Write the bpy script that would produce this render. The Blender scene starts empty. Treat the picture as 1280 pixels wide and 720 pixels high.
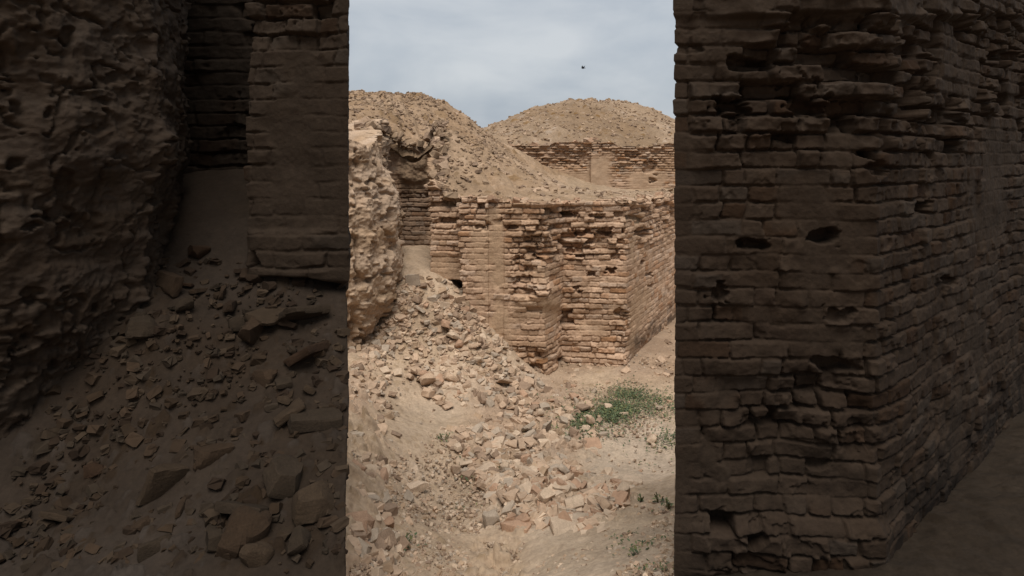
import bpy, math, random
import numpy as np
rng = np.random.default_rng(7)
random.seed(7)
S = bpy.context.scene
COL = S.collection

# ---------------------------------------------------------------- camera model
F, HY, ZC = 772.0, 195.0, 3.1          # focal length (px of a 1280 wide frame), horizon row, eye height
def P(px, py, z):                      # plan position of a spot of known height seen at px, py
    Y = (ZC - z) * F / (py - HY)
    return (px - 640) / F * Y, Y
def PX(V):
    Y = np.maximum(V[..., 1], .3)
    return 640 + F * V[..., 0] / Y, HY + F * (ZC - V[..., 2]) / Y

# ---------------------------------------------------------------- numpy noise
def _h(*k):
    r = np.zeros(np.broadcast(*k).shape, np.uint32)
    for i, a in enumerate(k):
        a = np.asarray(a).astype(np.int64).astype(np.uint32)
        r = (r ^ (a * np.uint32([374761393, 668265263, 2246822519, 3266489917, 1103515245][i % 5]))) * np.uint32(2654435761)
        r = r ^ (r >> np.uint32(15))
    r = (r ^ (r >> np.uint32(13))) * np.uint32(1274126177)
    return ((r ^ (r >> np.uint32(16))) & np.uint32(0xFFFFFF)).astype(np.float64) / 16777216.0
def vnoise(x, y, z, seed=0):
    xi, yi, zi = np.floor(x), np.floor(y), np.floor(z)
    fx, fy, fz = x - xi, y - yi, z - zi
    w = lambda t: t * t * t * (t * (t * 6 - 15) + 10)
    wx, wy, wz = w(fx), w(fy), w(fz)
    out = 0
    for dx in (0, 1):
        for dy in (0, 1):
            for dz in (0, 1):
                out = out + (wx if dx else 1 - wx) * (wy if dy else 1 - wy) * (wz if dz else 1 - wz) * _h(xi + dx, yi + dy, zi + dz, seed + 0 * xi)
    return out * 2 - 1
def fbm(x, y, z=None, f=1.0, o=4, seed=0, gain=.5):
    z = np.zeros_like(x) if z is None else z
    t, a, n = 0, 1.0, 0
    for i in range(o):
        t = t + a * vnoise(x * f + 7.3 * i, y * f + 3.1 * i, z * f + 1.7 * i, seed + i * 13)
        n += a; a *= gain; f *= 2.03
    return t / n * 1.6
def sstep(a, b, x):
    t = np.clip((x - a) / (b - a), 0, 1)
    return t * t * (3 - 2 * t)
def blocks(x, y, cell, seed=0, dens=.6, aspect=1.4, rmin=.18, rmax=.48, turn=3.1416):
    """angular lumps half sunk in a surface: height 0..1 profile with tilted tops, and a lump id"""
    gx, gy = np.floor(x / cell), np.floor(y / cell)
    best = np.zeros_like(x); bid = np.zeros_like(x)
    for dx in (-1, 0, 1):
        for dy in (-1, 0, 1):
            cx, cy = gx + dx, gy + dy
            r1, r2, r3, r4, r5 = [_h(cx, cy, seed + k + 0 * cx) for k in range(5)]
            px, py = (cx + .15 + .7 * r1) * cell - x, (cy + .15 + .7 * r2) * cell - y
            an = (r3 - .5) * 2 * turn
            u, v = px * np.cos(an) + py * np.sin(an), -px * np.sin(an) + py * np.cos(an)
            R = (rmin + (rmax - rmin) * r4 * r4) * cell
            d = np.maximum(np.abs(u) / R, np.abs(v) * aspect / R) * .75 + .25 * np.hypot(u, v * aspect) / R
            tilt = ((r5 - .5) * u + (_h(cx, cy, seed + 9 + 0 * cx) - .5) * v) / R
            hgt = (1 - sstep(.80, 1.0, d)) * (.75 + .7 * tilt) * (R / (rmax * cell)) * (_h(cx, cy, seed + 11 + 0 * cx) < dens)
            m = hgt > best
            best = np.where(m, hgt, best); bid = np.where(m, r1, bid)
    return best, bid

# ---------------------------------------------------------------- meshes and materials
def mesh_from(name, V, Q, col=None, mat=None, parent=None, smooth=True):
    me = bpy.data.meshes.new(name)
    V = np.ascontiguousarray(V, np.float32).reshape(-1, 3); Q = np.ascontiguousarray(Q, np.int32)
    k = Q.shape[1]
    me.vertices.add(len(V)); me.vertices.foreach_set('co', V.ravel())
    me.loops.add(Q.size); me.loops.foreach_set('vertex_index', Q.ravel())
    me.polygons.add(len(Q)); me.polygons.foreach_set('loop_start', np.arange(0, Q.size, k, dtype=np.int32))
    me.polygons.foreach_set('loop_total', np.full(len(Q), k, np.int32))
    me.polygons.foreach_set('use_smooth', np.full(len(Q), smooth, bool))
    if col is not None:
        a = me.attributes.new('col', 'FLOAT_COLOR', 'POINT')
        c = np.ones((len(V), 4), np.float32); c[:, :3] = np.clip(col.reshape(-1, 3), 0.004, .9); a.data.foreach_set('color', c.ravel())
    me.update(); me.validate()
    o = bpy.data.objects.new(name, me); COL.objects.link(o)
    if mat: me.materials.append(mat)
    if parent: o.parent = parent
    return o
def grid_obj(name, V, col, mat, parent=None, mask=None, flip=False):
    n, m = V.shape[:2]
    I = np.arange(n * m).reshape(n, m)
    Q = np.stack([I[:-1, :-1], I[:-1, 1:], I[1:, 1:], I[1:, :-1]], -1)
    if flip: Q = Q[..., ::-1]
    Q = Q[mask] if mask is not None else Q.reshape(-1, 4)
    use = np.unique(Q); mp = np.full(n * m, -1); mp[use] = np.arange(len(use))
    return mesh_from(name, V.reshape(-1, 3)[use], mp[Q.reshape(-1, 4)], col.reshape(-1, 3)[use], mat, parent)
def tag(o, label=None, cat=None, group=None, kind=None):
    for k, v in (('label', label), ('category', cat), ('group', group), ('kind', kind)):
        if v: o[k] = v
    return o
def empty(name, loc=(0, 0, 0)):
    o = bpy.data.objects.new(name, None); COL.objects.link(o); o.location = loc; return o

def earth_mat(name, source='attr', base=(.3, .2, .14), fine=60, bump=.5, dist=.01, vary=.35, rough=.95):
    m = bpy.data.materials.new(name); m.use_nodes = True
    nt = m.node_tree; N = nt.nodes; L = nt.links
    b = N['Principled BSDF']; b.inputs['Roughness'].default_value = rough
    b.inputs['Specular IOR Level'].default_value = .12
    tc = N.new('ShaderNodeTexCoord')
    if source == 'attr':
        s = N.new('ShaderNodeAttribute'); s.attribute_name = 'col'; c = s.outputs['Color']
    elif source == 'object':
        s = N.new('ShaderNodeObjectInfo'); c = s.outputs['Color']
    else:
        s = N.new('ShaderNodeRGB'); s.outputs[0].default_value = (*base, 1); c = s.outputs[0]
    for sc, lo, hi, det in ((fine * .12, 1 - vary * .5, 1 + vary * .5, 4), (fine, 1 - vary * .6, 1 + vary * .55, 6)):
        n = N.new('ShaderNodeTexNoise'); n.inputs['Scale'].default_value = sc; n.inputs['Detail'].default_value = det
        n.inputs['Roughness'].default_value = .65
        L.new(tc.outputs['Object'], n.inputs['Vector'])
        r = N.new('ShaderNodeMapRange'); r.inputs[1].default_value = .3; r.inputs[2].default_value = .7
        r.inputs[3].default_value = lo; r.inputs[4].default_value = hi
        L.new(n.outputs['Fac'], r.inputs[0])
        mx = N.new('ShaderNodeVectorMath'); mx.operation = 'SCALE'
        L.new(c, mx.inputs[0]); L.new(r.outputs[0], mx.inputs['Scale']); c = mx.outputs[0]
    L.new(c, b.inputs['Base Color'])
    n = N.new('ShaderNodeTexNoise'); n.inputs['Scale'].default_value = fine * .7; n.inputs['Detail'].default_value = 8
    n.inputs['Roughness'].default_value = .7
    L.new(tc.outputs['Object'], n.inputs['Vector'])
    bp = N.new('ShaderNodeBump'); bp.inputs['Strength'].default_value = bump; bp.inputs['Distance'].default_value = dist
    L.new(n.outputs['Fac'], bp.inputs['Height']); L.new(bp.outputs[0], b.inputs['Normal'])
    return m
M_BRICK = earth_mat('weathered_brick', fine=45, bump=.6, dist=.012, vary=.3)
M_EARTH = earth_mat('dry_earth', fine=38, bump=.7, dist=.014, vary=.32)
M_HILL = earth_mat('stony_hill', fine=14, bump=.8, dist=.05, vary=.36)
M_LOOSE = earth_mat('loose_brick_clay', source='object', fine=28, bump=.6, dist=.012, vary=.34)
M_STUFF = earth_mat('rubble_bits', fine=30, bump=.5, dist=.01, vary=.3)

BUFF = np.array([.405, .269, .178]); PALE = np.array([.46, .335, .235]); RED = np.array([.37, .205, .12])
MUD = np.array([.395, .270, .174]); SAND = np.array([.365, .268, .184]); HILLC = np.array([.288, .196, .124])
BROWN = np.array([.25, .16, .105]); DARKF = .067       # added near ruins: dimming of the side borders put into their clay colour

# ---------------------------------------------------------------- brickwork sheet
def poly_samples(pts, steps, soft=.05):
    pts = np.array(pts, float); X = []; T = []; seg = []
    for i in range(len(pts) - 1):
        d = pts[i + 1] - pts[i]; n = max(2, int(round(np.hypot(*d) / steps[i])))
        t = np.arange(n) / n
        X.append(pts[i] + t[:, None] * d); seg += [i] * n
        T.append(np.tile(d / np.hypot(*d), (n, 1)))
    X.append(pts[-1:]); T.append(T[-1][-1:]); seg.append(len(pts) - 2)
    X = np.vstack(X); T = np.vstack(T); s = np.r_[0, np.cumsum(np.hypot(*np.diff(X, axis=0).T))]
    Nn = np.stack([T[:, 1], -T[:, 0]], 1); N2 = Nn.copy()
    cs = [0] + [s[np.argmin(np.hypot(*(X - p).T))] for p in pts[1:-1]] + [s[-1]]
    for i in range(1, len(pts) - 1):
        a, b = pts[i] - pts[i - 1], pts[i + 1] - pts[i]
        na, nb = np.array([a[1], -a[0]]) / np.hypot(*a), np.array([b[1], -b[0]]) / np.hypot(*b)
        mi = na + nb; mi = mi / max(.35, mi @ na)
        w = 1 - sstep(0, soft, np.abs(s - cs[i]))
        N2 = N2 * (1 - w[:, None]) + mi * w[:, None]
    return X, N2, s, np.array(seg), cs

def brickwork(u, h, seed, ch, bl, E, mud, dj=1.0, sharp=.005):
    hw = h + .012 * vnoise(u * 1.3, h * 1.3, 0 * u, seed) + .006 * vnoise(u * 7, h * 7, 0 * u, seed + 1)
    c = np.floor(hw / ch); fh = hw / ch - c
    uu = u / bl + (c % 2) * .5 + (_h(c, seed + 0 * c) - .5) * .4 + .045 * vnoise(u * 9, h * 9, 0 * u, seed + 2)
    b = np.floor(uu); fu = uu - b
    r4 = _h(b, c, seed + 4 + 0 * c); half = r4 > .58
    cut = .35 + .3 * _h(b, c, seed + 5 + 0 * c)
    second = half & (fu > cut)
    wid = np.where(half, np.where(second, 1 - cut, cut), 1.0) * bl
    fu = np.where(half, np.where(second, (fu - cut) / (1 - cut), fu / cut), fu)
    b2 = b * 2 + second
    r1, r2, r3, r5, r6 = [_h(b2, c, seed + 20 + k + 0 * c) for k in range(5)]
    de, dv = np.minimum(fu, 1 - fu) * wid, np.minimum(fh, 1 - fh) * ch
    de = de * 1.05 + .001
    d = -np.log(np.exp(-de * 330) + np.exp(-dv * 330)) / 330
    d = d + .8 * sharp * fbm(u, h, f=26, o=3, seed=seed + 29)
    jn = fbm(u, h, f=3.2, o=3, seed=seed + 30)
    jw = .0025 + .0045 * np.clip(jn + .6, 0, 2) + .006 * E
    j = 1 - sstep(jw * .5, jw + sharp + .004 * E, d + .003 * vnoise(u * 60, h * 60, 0 * u, seed + 31))
    open_ = np.clip(.72 + .75 * fbm(u * .8, h * 1.2, f=1.9, o=3, seed=seed + 33) + .55 * fbm(u, h, f=9, o=2, seed=seed + 34) + .8 * E, .18, 1.4)
    miss = r2 < np.clip((E - .35) * .75, 0, .55)
    face = (r1 - .5) * (.014 + .085 * E) + (fu - .5) * (r5 - .5) * (.01 + .09 * E) + (fh - .5) * (r6 - .5) * (.006 + .05 * E)
    D = face - j * dj * (.017 + .033 * E) * open_
    D = np.where(miss, -(.06 + .10 * r3) - .02 * j, D)
    chip = sstep(.36, .52, fbm(u, h, f=9, o=4, seed=seed + 40) + .40 * E - .10)
    D = D - chip * (.005 + .034 * E) * (.6 + .5 * r1)
    D = D + (.0030 + .006 * E) * fbm(u, h, f=24, o=4, seed=seed + 35) + (.004 + .048 * E) * fbm(u, h, f=3.5, o=4, seed=seed + 36)
    mudD = -.006 + .014 * fbm(u, h, f=5, o=5, seed=seed + 37)
    D = D * (1 - mud) + mudD * mud
    tone = (r3 - .5)[..., None] * np.array([.16, .12, .09]) + np.where(r5 > .86, 1, 0)[..., None] * np.array([-.03, -.05, -.05]) \
         + np.where(r6 > .85, 1, 0)[..., None] * np.array([.05, .06, .06])
    tone = tone * (1 - j)[..., None] * (1 - .85 * mud)[..., None]
    return D, tone, j

def wall_sheet(pts, steps, z0, z1, dz, zt, seed, ch, bl, Efun, mudfun, base, extra=None, clay=1.0, sink=.0, mudc=MUD, dj=1.0, tonef=None, fold=None, damp=None, sharp=.0050):
    X, Nn, s, seg, cs = poly_samples(pts, steps)
    hs = np.arange(z0, z1, dz)
    u, h = np.meshgrid(s, hs)
    Xg = np.broadcast_to(X, (len(hs),) + X.shape); Ng = np.broadcast_to(Nn, Xg.shape)
    V0 = np.concatenate([Xg, h[..., None]], -1)
    px, py = PX(V0)
    E = np.clip(Efun(u, h, px, py), 0, 1); mud = np.clip(mudfun(u, h, px, py), 0, 1)
    D, tone, j = brickwork(u, h, seed, ch, bl, E, mud, dj, sharp)
    if extra is not None: D = D + extra(u, h, px, py)
    if damp is not None: D = D * damp(px)
    top = zt(u, px) if zt.__code__.co_argcount == 2 else zt(u, px, np.broadcast_to(X - .13 * Nn, Xg.shape))
    over = np.maximum(0, h - top)
    D = np.where(over > 0, np.clip(D, -.05, .03) - np.minimum(over, np.array(fold)[seg][None] if fold is not None else .42), D)
    z = np.where(over > 0, top - .16 * np.maximum(0, over - .06) + .012 * fbm(u, h, f=9, o=3, seed=seed + 50), h)
    z = z - .30 * np.clip(-D - .02, 0, .12) * (over <= 0) * 0
    V = np.concatenate([Xg + Ng * D[..., None], z[..., None]], -1)
    n = fbm(u, h, f=1.1, o=5, seed=seed + 60)[..., None]
    col = base + tone + n * np.array([.035, .03, .027])
    mc = mudc + n * np.array([.03, .026, .022])
    mm = np.clip(mud + .55 * (over > 0), 0, 1)[..., None]
    col = col * (1 - mm) + mc * mm
    if tonef is not None: col = col * tonef(u, h, px, py)[..., None]
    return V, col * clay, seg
def split_sheet(V, col, seg, names, mat, parent):
    out = []
    for name, segs in names:
        idx = np.where(np.isin(seg, segs))[0]; a, b = idx.min(), min(idx.max() + 2, V.shape[1])
        out.append(grid_obj(name, V[:, a:b], col[:, a:b], mat, parent))
    return out
def G(px, py, cx, cy, sx, sy): return np.exp(-((px - cx) / sx) ** 2 - ((py - cy) / sy) ** 2)
def PIT(px, py, cx, cy, sx, sy):
    k = 1 / max(sx, 3.)
    g = np.exp(-np.abs((px - cx) / sx / 1.15) ** 4 - np.abs((py - cy) / sy / 1.15) ** 4)
    return .8 * sstep(.36, .80, g + .62 * fbm(px * k, py * k * 1.4, f=1.2, o=4, seed=int(cx + cy)) * (g > .02))
def boxm(px, py, x0, x1, y0, y1, e=5): return sstep(x0 - e, x0 + e, px) * (1 - sstep(x1 - e, x1 + e, px)) * sstep(y0 - e, y0 + e, py) * (1 - sstep(y1 - e, y1 + e, py))

# ================================================================ height fields
class RBF:
    def __init__(s, pts, lam=1e-3):
        p = np.array(pts, float); s.c = p[:, :2]; n = len(p)
        A = s.k(s.c, s.c) + lam * np.eye(n); B = np.c_[np.ones(n), s.c]
        Mx = np.block([[A, B], [B.T, np.zeros((3, 3))]])
        s.w = np.linalg.solve(Mx, np.r_[p[:, 2], 0, 0, 0])
    def k(s, a, b):
        return np.sqrt((a[:, None, 0] - b[None, :, 0]) ** 2 + (a[:, None, 1] - b[None, :, 1]) ** 2 + .18 ** 2)
    def __call__(s, X, Y):
        q = np.c_[X.ravel(), Y.ravel()]; out = np.empty(len(q))
        for i in range(0, len(q), 40000):
            a = q[i:i + 40000]
            out[i:i + 40000] = s.k(a, s.c) @ s.w[:-3] + s.w[-3] + a @ s.w[-2:]
        return out.reshape(X.shape)
def pz(px, py, z): return (*P(px, py, z), z)

ground_pts = [pz(*a) for a in [
    (842, 398, 0), (783, 456, 0), (704, 455, 0), (680, 470, .0), (842, 432, 0), (820, 470, -.02), (760, 510, 0), (842, 520, .02),
    (700, 500, .03), (660, 480, .07), (632, 440, .38), (600, 410, .70), (575, 378, 1.02), (556, 360, 1.2), (540, 342, 1.36),
    (525, 318, 1.55), (510, 335, 1.45), (495, 375, 1.12), (482, 440, .58), (445, 447, .60), (500, 430, .62), (540, 420, .66),
    (570, 460, .38), (620, 480, .18), (500, 480, .38), (550, 520, .12), (470, 500, .42), (600, 540, .10), (650, 540, .05),
    (530, 600, .12), (560, 650, .16), (485, 560, .33), (450, 600, .60), (445, 660, .75), (480, 700, .5), (520, 700, .4),
    (600, 700, .28), (640, 620, .16), (700, 620, .2), (760, 600, .12), (700, 570, .06), (800, 560, .05), (842, 570, .06),
    (810, 598, .10), (842, 612, .36), (842, 640, .56), (790, 640, .36), (760, 690, .56), (700, 700, .46), (842, 700, .85), (650, 718, .34)]]
ground_pts += [(0, 0, 1.4), (.8, 2.9, 1.08), (1.7, 2.9, 1.16), (2.5, 3.2, 1.16), (3.8, 4.6, 1.17), (3, 2.6, 1.2), (1.9, 5.6, .4), (3, 7, .15), (-.6, 2, 1.1),
    (0, 2.6, .9), (-1.1, 3.2, .9), (-1.4, 4, .9), (-2.5, 5.5, 1.0), (-3, 7.5, .9), (-6, 6, 1), (6, 5.5, 1.0), (6, 9, .1), (-5, 1, 1.2), (5, 0, 1.3), (0, -4, 1.3),
    (-2.0, 8.1, .6), (-2.6, 8.1, .7), (-1.75, 8.4, .85), (-1.65, 10.3, 1.56), (-1.5, 10.9, 1.5), (-2.2, 9.5, 1.4), (0, 9.5, .3), (0, 12, 0), (4, 14, 0), (9, 14, 0), (-8, 12, 0)]
gR = RBF(ground_pts)
HEAPS = [(.35, 5.0, .55, .40, .12), (-.05, 5.55, .35, .35, .07), (-.30, 8.0, .4, .4, .06), (-.1, 6.5, .6, .4, .07)]
def ground_z(X, Y):
    z = gR(X, Y)
    for cx, cy, sx, sy, hh in HEAPS: z = z + hh * np.exp(-((X - cx) / sx) ** 2 - ((Y - cy) / sy) ** 2)
    r = np.hypot(X, Y - 6); z = z * (1 - sstep(9, 16, r))
    return z
def edge_of_dimming(X, Y):               # soil colour dimmed on the right, round the added near wall
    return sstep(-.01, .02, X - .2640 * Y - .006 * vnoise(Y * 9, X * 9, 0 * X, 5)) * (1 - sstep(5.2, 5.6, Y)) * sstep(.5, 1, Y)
# painted rubble densities are authored over the plan
def ground_full(X, Y):
    z = ground_z(X, Y)
    px, py = PX(np.stack([X, Y, z], -1))
    near = (1 - sstep(14, 18, np.hypot(X, Y - 6)))
    z = z + near * (.035 * fbm(X, Y, f=1.6, o=5, seed=3) + .008 * fbm(X, Y, f=14, o=3, seed=4))
    g = gravel_mask(px, py) * (Y < 12) * (Y > 2)
    b1, i1 = blocks(X, Y, .075, 21, .55); b2, i2 = blocks(X, Y, .034, 31, .6); b3, i3 = blocks(X, Y, .15, 41, .5)
    z = z + g * (.030 * b1 + .015 * b2) + np.clip(g - .45, 0, 1) * .075 * b3
    bk = bank_mask(px, py)
    c1, c2 = blocks(X, Y, .22, 51, .6)
    c3, c4 = blocks(X, Y, .10, 61, .6)
    z = z + bk * (.08 * fbm(X, Y, f=4, o=5, seed=9) + .11 * c1 + .06 * c3)
    return z, g, np.maximum(np.where(b1 > .1, i1, 0), np.where(b3 > .15, i3, 0)) * g, bk
def gravel_mask(px, py):
    m = .14 + .9 * boxm(px, py, 515, 690, 385, 500, 25) * sstep(0, 1, (py - 330) / 60) \
        + .8 * boxm(px, py, 555, 760, 500, 600, 25) + .9 * boxm(px, py, 610, 800, 570, 665, 16) + .55 * boxm(px, py, 500, 600, 560, 760, 30) \
        + .5 * boxm(px, py, 690, 850, 470, 545, 18) + .35 * boxm(px, py, 480, 560, 480, 620, 20) + .7 * boxm(px, py, 560, 660, 660, 730, 14) \
        + .8 * boxm(px, py, 485, 575, 325, 400, 12)
    sandy = boxm(px, py, 508, 560, 300, 385, 8) * sstep(0, 1, 1 - np.abs(px - (520 + (py - 315) * .55)) / 22)
    smooth = boxm(px, py, 500, 570, 500, 560, 16) + boxm(px, py, 740, 850, 515, 600, 20) * .75 + boxm(px, py, 480, 540, 425, 480, 14) * .6
    return np.clip(m * (1 - np.clip(smooth, 0, .9)) * (1 - np.clip(sandy * 1.5, 0, 1)), 0, 1)
def bank_mask(px, py):
    return np.clip(boxm(px, py, 380, 476, 470, 740, 14) + .8 * boxm(px, py, 590, 650, 680, 760, 10), 0, 1)

def axis(*runs):
    out = []
    for a, b, st in runs: out += list(np.arange(a, b, st))
    return np.array(out + [runs[-1][1]])
gx = np.r_[-500, -300, -150, -70, -35, -18, axis((-10, -3, .35), (-3, -2.2, .04), (-2.2, 2.6, .0125), (2.6, 5.5, .03), (5.5, 12, .4)), 18, 35, 70, 150, 300, 500]
gy = np.r_[-300, -100, -30, axis((-10, 2, .5), (2, 3.4, .025), (3.4, 6.6, .012), (6.6, 12.5, .022), (12.5, 20, .5)), 30, 50, 90, 180, 350, 700]
X, Y = np.meshgrid(gx, gy)
Z, g, gid, bk = ground_full(X, Y)
px, py = PX(np.stack([X, Y, Z], -1))
n = fbm(X, Y, f=1.2, o=6, seed=70)[..., None]
col = SAND + n * np.array([.05, .043, .036]) + np.where(gid > .02, (gid - .5), 0)[..., None] * np.array([.16, .13, .11])
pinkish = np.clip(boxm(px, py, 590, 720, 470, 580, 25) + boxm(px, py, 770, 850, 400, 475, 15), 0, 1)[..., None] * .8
darksoil = (boxm(px, py, 700, 850, 390, 480, 14) * sstep(-.3, .2, n[..., 0]) * sstep(0, 1, (478 - (px - 690) * .16 - py) / 14))[..., None]  # darker brown ground along the wall foot
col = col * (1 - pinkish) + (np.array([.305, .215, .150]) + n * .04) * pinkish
pale = np.clip(boxm(px, py, 735, 850, 512, 600, 22) + boxm(px, py, 660, 850, 630, 730, 30) + .6 * boxm(px, py, 500, 570, 500, 550, 20), 0, 1)[..., None] * .75
col = col * (1 - pale) + (np.array([.385, .300, .220]) + n * .04) * pale
redb = (bk * sstep(.1, .5, n[..., 0] + .2))[..., None] * .6
col = col * (1 - redb) + np.array([.33, .225, .155]) * redb
col = col * (1 - .75 * darksoil) + np.array([.245, .165, .108]) * .75 * darksoil
sc = edge_of_dimming(X, Y)[..., None]
col = col * (1 - sc) + col * np.array([1.0, .96, .94]) * DARKF * sc  # dimming mixed into the soil colour
GZ, GPX = Z, px
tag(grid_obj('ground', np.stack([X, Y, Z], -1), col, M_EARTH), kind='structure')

def inside(X, Y, poly):
    c = np.zeros(X.shape, bool); n = len(poly)
    for i in range(n):
        (x0, y0), (x1, y1) = poly[i], poly[(i + 1) % n]
        if y0 == y1: continue
        c ^= ((y0 > Y) != (y1 > Y)) & (X < (x1 - x0) * (Y - y0) / (y1 - y0) + x0)
    return c
def hz(px, py, Y): return ((px - 640) / F * Y, Y, ZC - (py - HY) / F * Y)
hill_pts = [hz(*a) for a in [
    (440, 172, 8.5), (470, 175, 8.6), (505, 186, 9.0), (520, 189, 11.05), (500, 172, 11.2), (540, 221, 9.35), (556, 236, 9.35), (575, 250, 9.15), (610, 249, 9.1), (640, 252, 9.1), (680, 254, 9.1),
    (705, 252, 9.6), (770, 250, 9.5), (842, 242, 12.2), (440, 118, 14.5), (500, 116, 15), (530, 118, 15.5), (565, 132, 15.8), (587, 146, 16.2), (606, 161, 16.8),
    (560, 190, 12), (600, 215, 11.5), (640, 236, 11), (680, 242, 11), (740, 245, 11.5), (800, 243, 12), (600, 190, 13.5), (640, 197, 16), (640, 215, 13.5), (680, 224, 15), (700, 236, 14.5), (500, 140, 12.5), (450, 140, 12),
    (740, 240, 17), (842, 239, 17), (700, 238, 19.5), (780, 238, 21), (842, 238, 21.5), (900, 238, 20), (660, 205, 20), (640, 188, 20.5), (615, 180, 21), (560, 150, 10.9), (470, 155, 10.5)]]
hill_pts += [(-9, 9, 3.9), (-9, 15, 4.6), (-3, 19, 3.9), (-1.5, 20, 3.5), (-9, 22, 3.2), (-4, 24, 2.2), (9, 14, 2.3), (9, 20, 2.0), (-6, 7.6, 3.6), (0, 24, 2.6), (5, 24, 2)]
hR = RBF(hill_pts, 3e-3)
# ================================================================ main brick wall
pA, pB, pN = P(783, 456, 0), P(681, 470, 0), (.77, 9.28)
main_pts = [(-2.4, 10.95), (-1.30, 10.9), (-1.205, 9.12), (-.76, 9.08), (-.745, 8.84), (-.345, 8.80), (-.325, 8.825), (-.125, 8.80), (-.105, 8.775),
            pB, pN, pA, P(842, 398, 0), (4.7, 14.9)]
st = [.014, .03, .0105, .014, .0105, .014, .0105, .014, .0105, .011, .0105, .016, .04]
def Emain(u, h, px, py):
    e = .03 + .09 * fbm(u, h, f=1.3, o=4, seed=101)
    e = e + .72 * boxm(px, py, 640, 778, 255, 325, 12) * (.75 + .5 * fbm(u, h, f=2.3, o=3, seed=102))
    e = e + .40 * boxm(px, py, 640, 684, 300, 395, 8)
    e = e + .44 * boxm(px, py, 700, 790, 372, 470, 9) * (.7 + .9 * fbm(u, h, f=2, o=3, seed=103)) + .18 * boxm(px, py, 704, 775, 310, 375, 8)
    e = e + .55 * boxm(px, py, 775, 850, 240, 330, 14) * sstep(0, 1, (345 - (px - 775) * .5 - py) / 40) 
    e = e + .55 * boxm(px, py, 535, 578, 222, 290, 6) + .45 * boxm(px, py, 575, 640, 250, 290, 8) + .35 * boxm(px, py, 535, 580, 290, 380, 6) * sstep(-.1, .4, fbm(u, h, f=2, o=2, seed=104))
    e = e + .35 * boxm(px, py, 500, 538, 180, 262, 6) + .35 * boxm(px, py, 640, 712, 430, 480, 8)
    return e
def mudmain(u, h, px, py):
    m = sstep(.12, .5, fbm(u, h, f=1.6, o=4, seed=111) - .16) * .7
    m = m + .85 * boxm(px + 7 * fbm(u, h, f=3.5, o=3, seed=117), py, 613, 630, 258, 445, 4) * sstep(-.5, .0, fbm(u, h, f=2.5, o=3, seed=118)) + .7 * boxm(px, py, 600, 640, 395, 440, 10)
    m = m + .45 * boxm(px, py, 536, 575, 285, 330, 8) * sstep(.0, .5, fbm(u, h, f=5, o=3, seed=112)) + .55 * boxm(px, py, 640, 700, 370, 400, 6) * sstep(-.2, .3, fbm(u, h, f=3, o=2, seed=113))
    m = m + .5 * boxm(px, py, 704, 780, 380, 420, 6) * sstep(-.2, .3, fbm(u, h, f=2.4, o=2, seed=115)) + boxm(px, py, 500, 538, 150, 235, 8)
    return m * (1 - .7 * boxm(px, py, 640, 780, 258, 330, 8))
def Xmain(u, h, px, py):
    d = -.34 * boxm(px, py, 546, 574, 352, 372, 3) - .10 * boxm(px, py, 538, 575, 356, 392, 6)
    for cx, cy, sx, sy, dep in ((728, 291, 9, 4, .16), (756, 290, 8, 5, .18), (738, 342, 6, 3, .14), (763, 339, 6, 3.5, .16), (803, 328, 3, 3, .18), (812, 343, 4, 2.2, .1),
                                (668, 300, 14, 5, .09), (690, 264, 10, 4, .14), (722, 362, 5, 4, .12), (776, 392, 9, 5, .12), (655, 348, 12, 18, .07), (672, 322, 6, 4, .13),
                                (650, 322, 6, 4, .12), (806, 291, 8, 5, .14), (813, 357, 3, 2, .1), (565, 250, 12, 3, .12), (600, 284, 6, 2.5, .1), (638, 284, 8, 2.5, .12), (712, 268, 8, 3, .14),
                                (746, 270, 9, 3, .10), (790, 272, 8, 3, .12)):
        d = d - dep * PIT(px, py, cx, cy, sx, sy)
    d = d + .035 * boxm(px, py, 640, 850, 246, 257, 2) * (Y_ok(px))
    d = d - .05 * boxm(px, py, 702, 785, 455, 480, 3) * 0
    d = d - .07 * boxm(px, py, 700, 786, 395, 460, 10) * (1 - boxm(px, py, 700, 786, 445, 470, 4)) * (.5 + .5 * fbm(u, h, f=2.2, o=3, seed=130))
    d = d + .05 * boxm(px, py, 644, 700, 355, 385, 8) + .12 * boxm(px, py, 500, 540, 180, 225, 8) * fbm(u, h, f=4, o=4, seed=131) + .08 * boxm(px, py, 500, 540, 150, 228, 6) + .13 * boxm(px, py, 534, 552, 170, 236, 3) * fbm(u, h, f=3, o=4, seed=133)
    return d
def Y_ok(px): return 1.0
def ztmain(u, px, B):
    b = np.floor(u / .27); r = B[0]
    z = hR(r[:, 0], r[:, 1])[None] + 0 * u
    jit = .05 * (_h(b, 3 + 0 * b) - .6) + .02 * vnoise(u * 3, u * 0, u * 0, 8)
    return z + .015 + jit * (1 - sstep(2.7, 2.9, z)) - (.16 + .12 * fbm(u, u * 0, f=3, o=3, seed=134)) * sstep(9.25, 9.5, r[:, 1])[None] * (r[:, 0] < -1)[None]
def tmain(u, h, px, py):
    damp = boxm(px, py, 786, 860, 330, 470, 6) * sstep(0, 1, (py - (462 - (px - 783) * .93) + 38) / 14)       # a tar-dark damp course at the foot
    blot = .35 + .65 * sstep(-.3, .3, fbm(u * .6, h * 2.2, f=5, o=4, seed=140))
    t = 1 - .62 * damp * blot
    grey = boxm(px, py, 500, 536, 180, 330, 4)  # shade of the recess painted into its back wall colour
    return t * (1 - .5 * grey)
mw = tag(empty('ruined_wall', (0, 8.8, 0)), 'pale ruined brick wall with stepped buttresses and an eroded top behind the rubble', 'brick wall')
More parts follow.
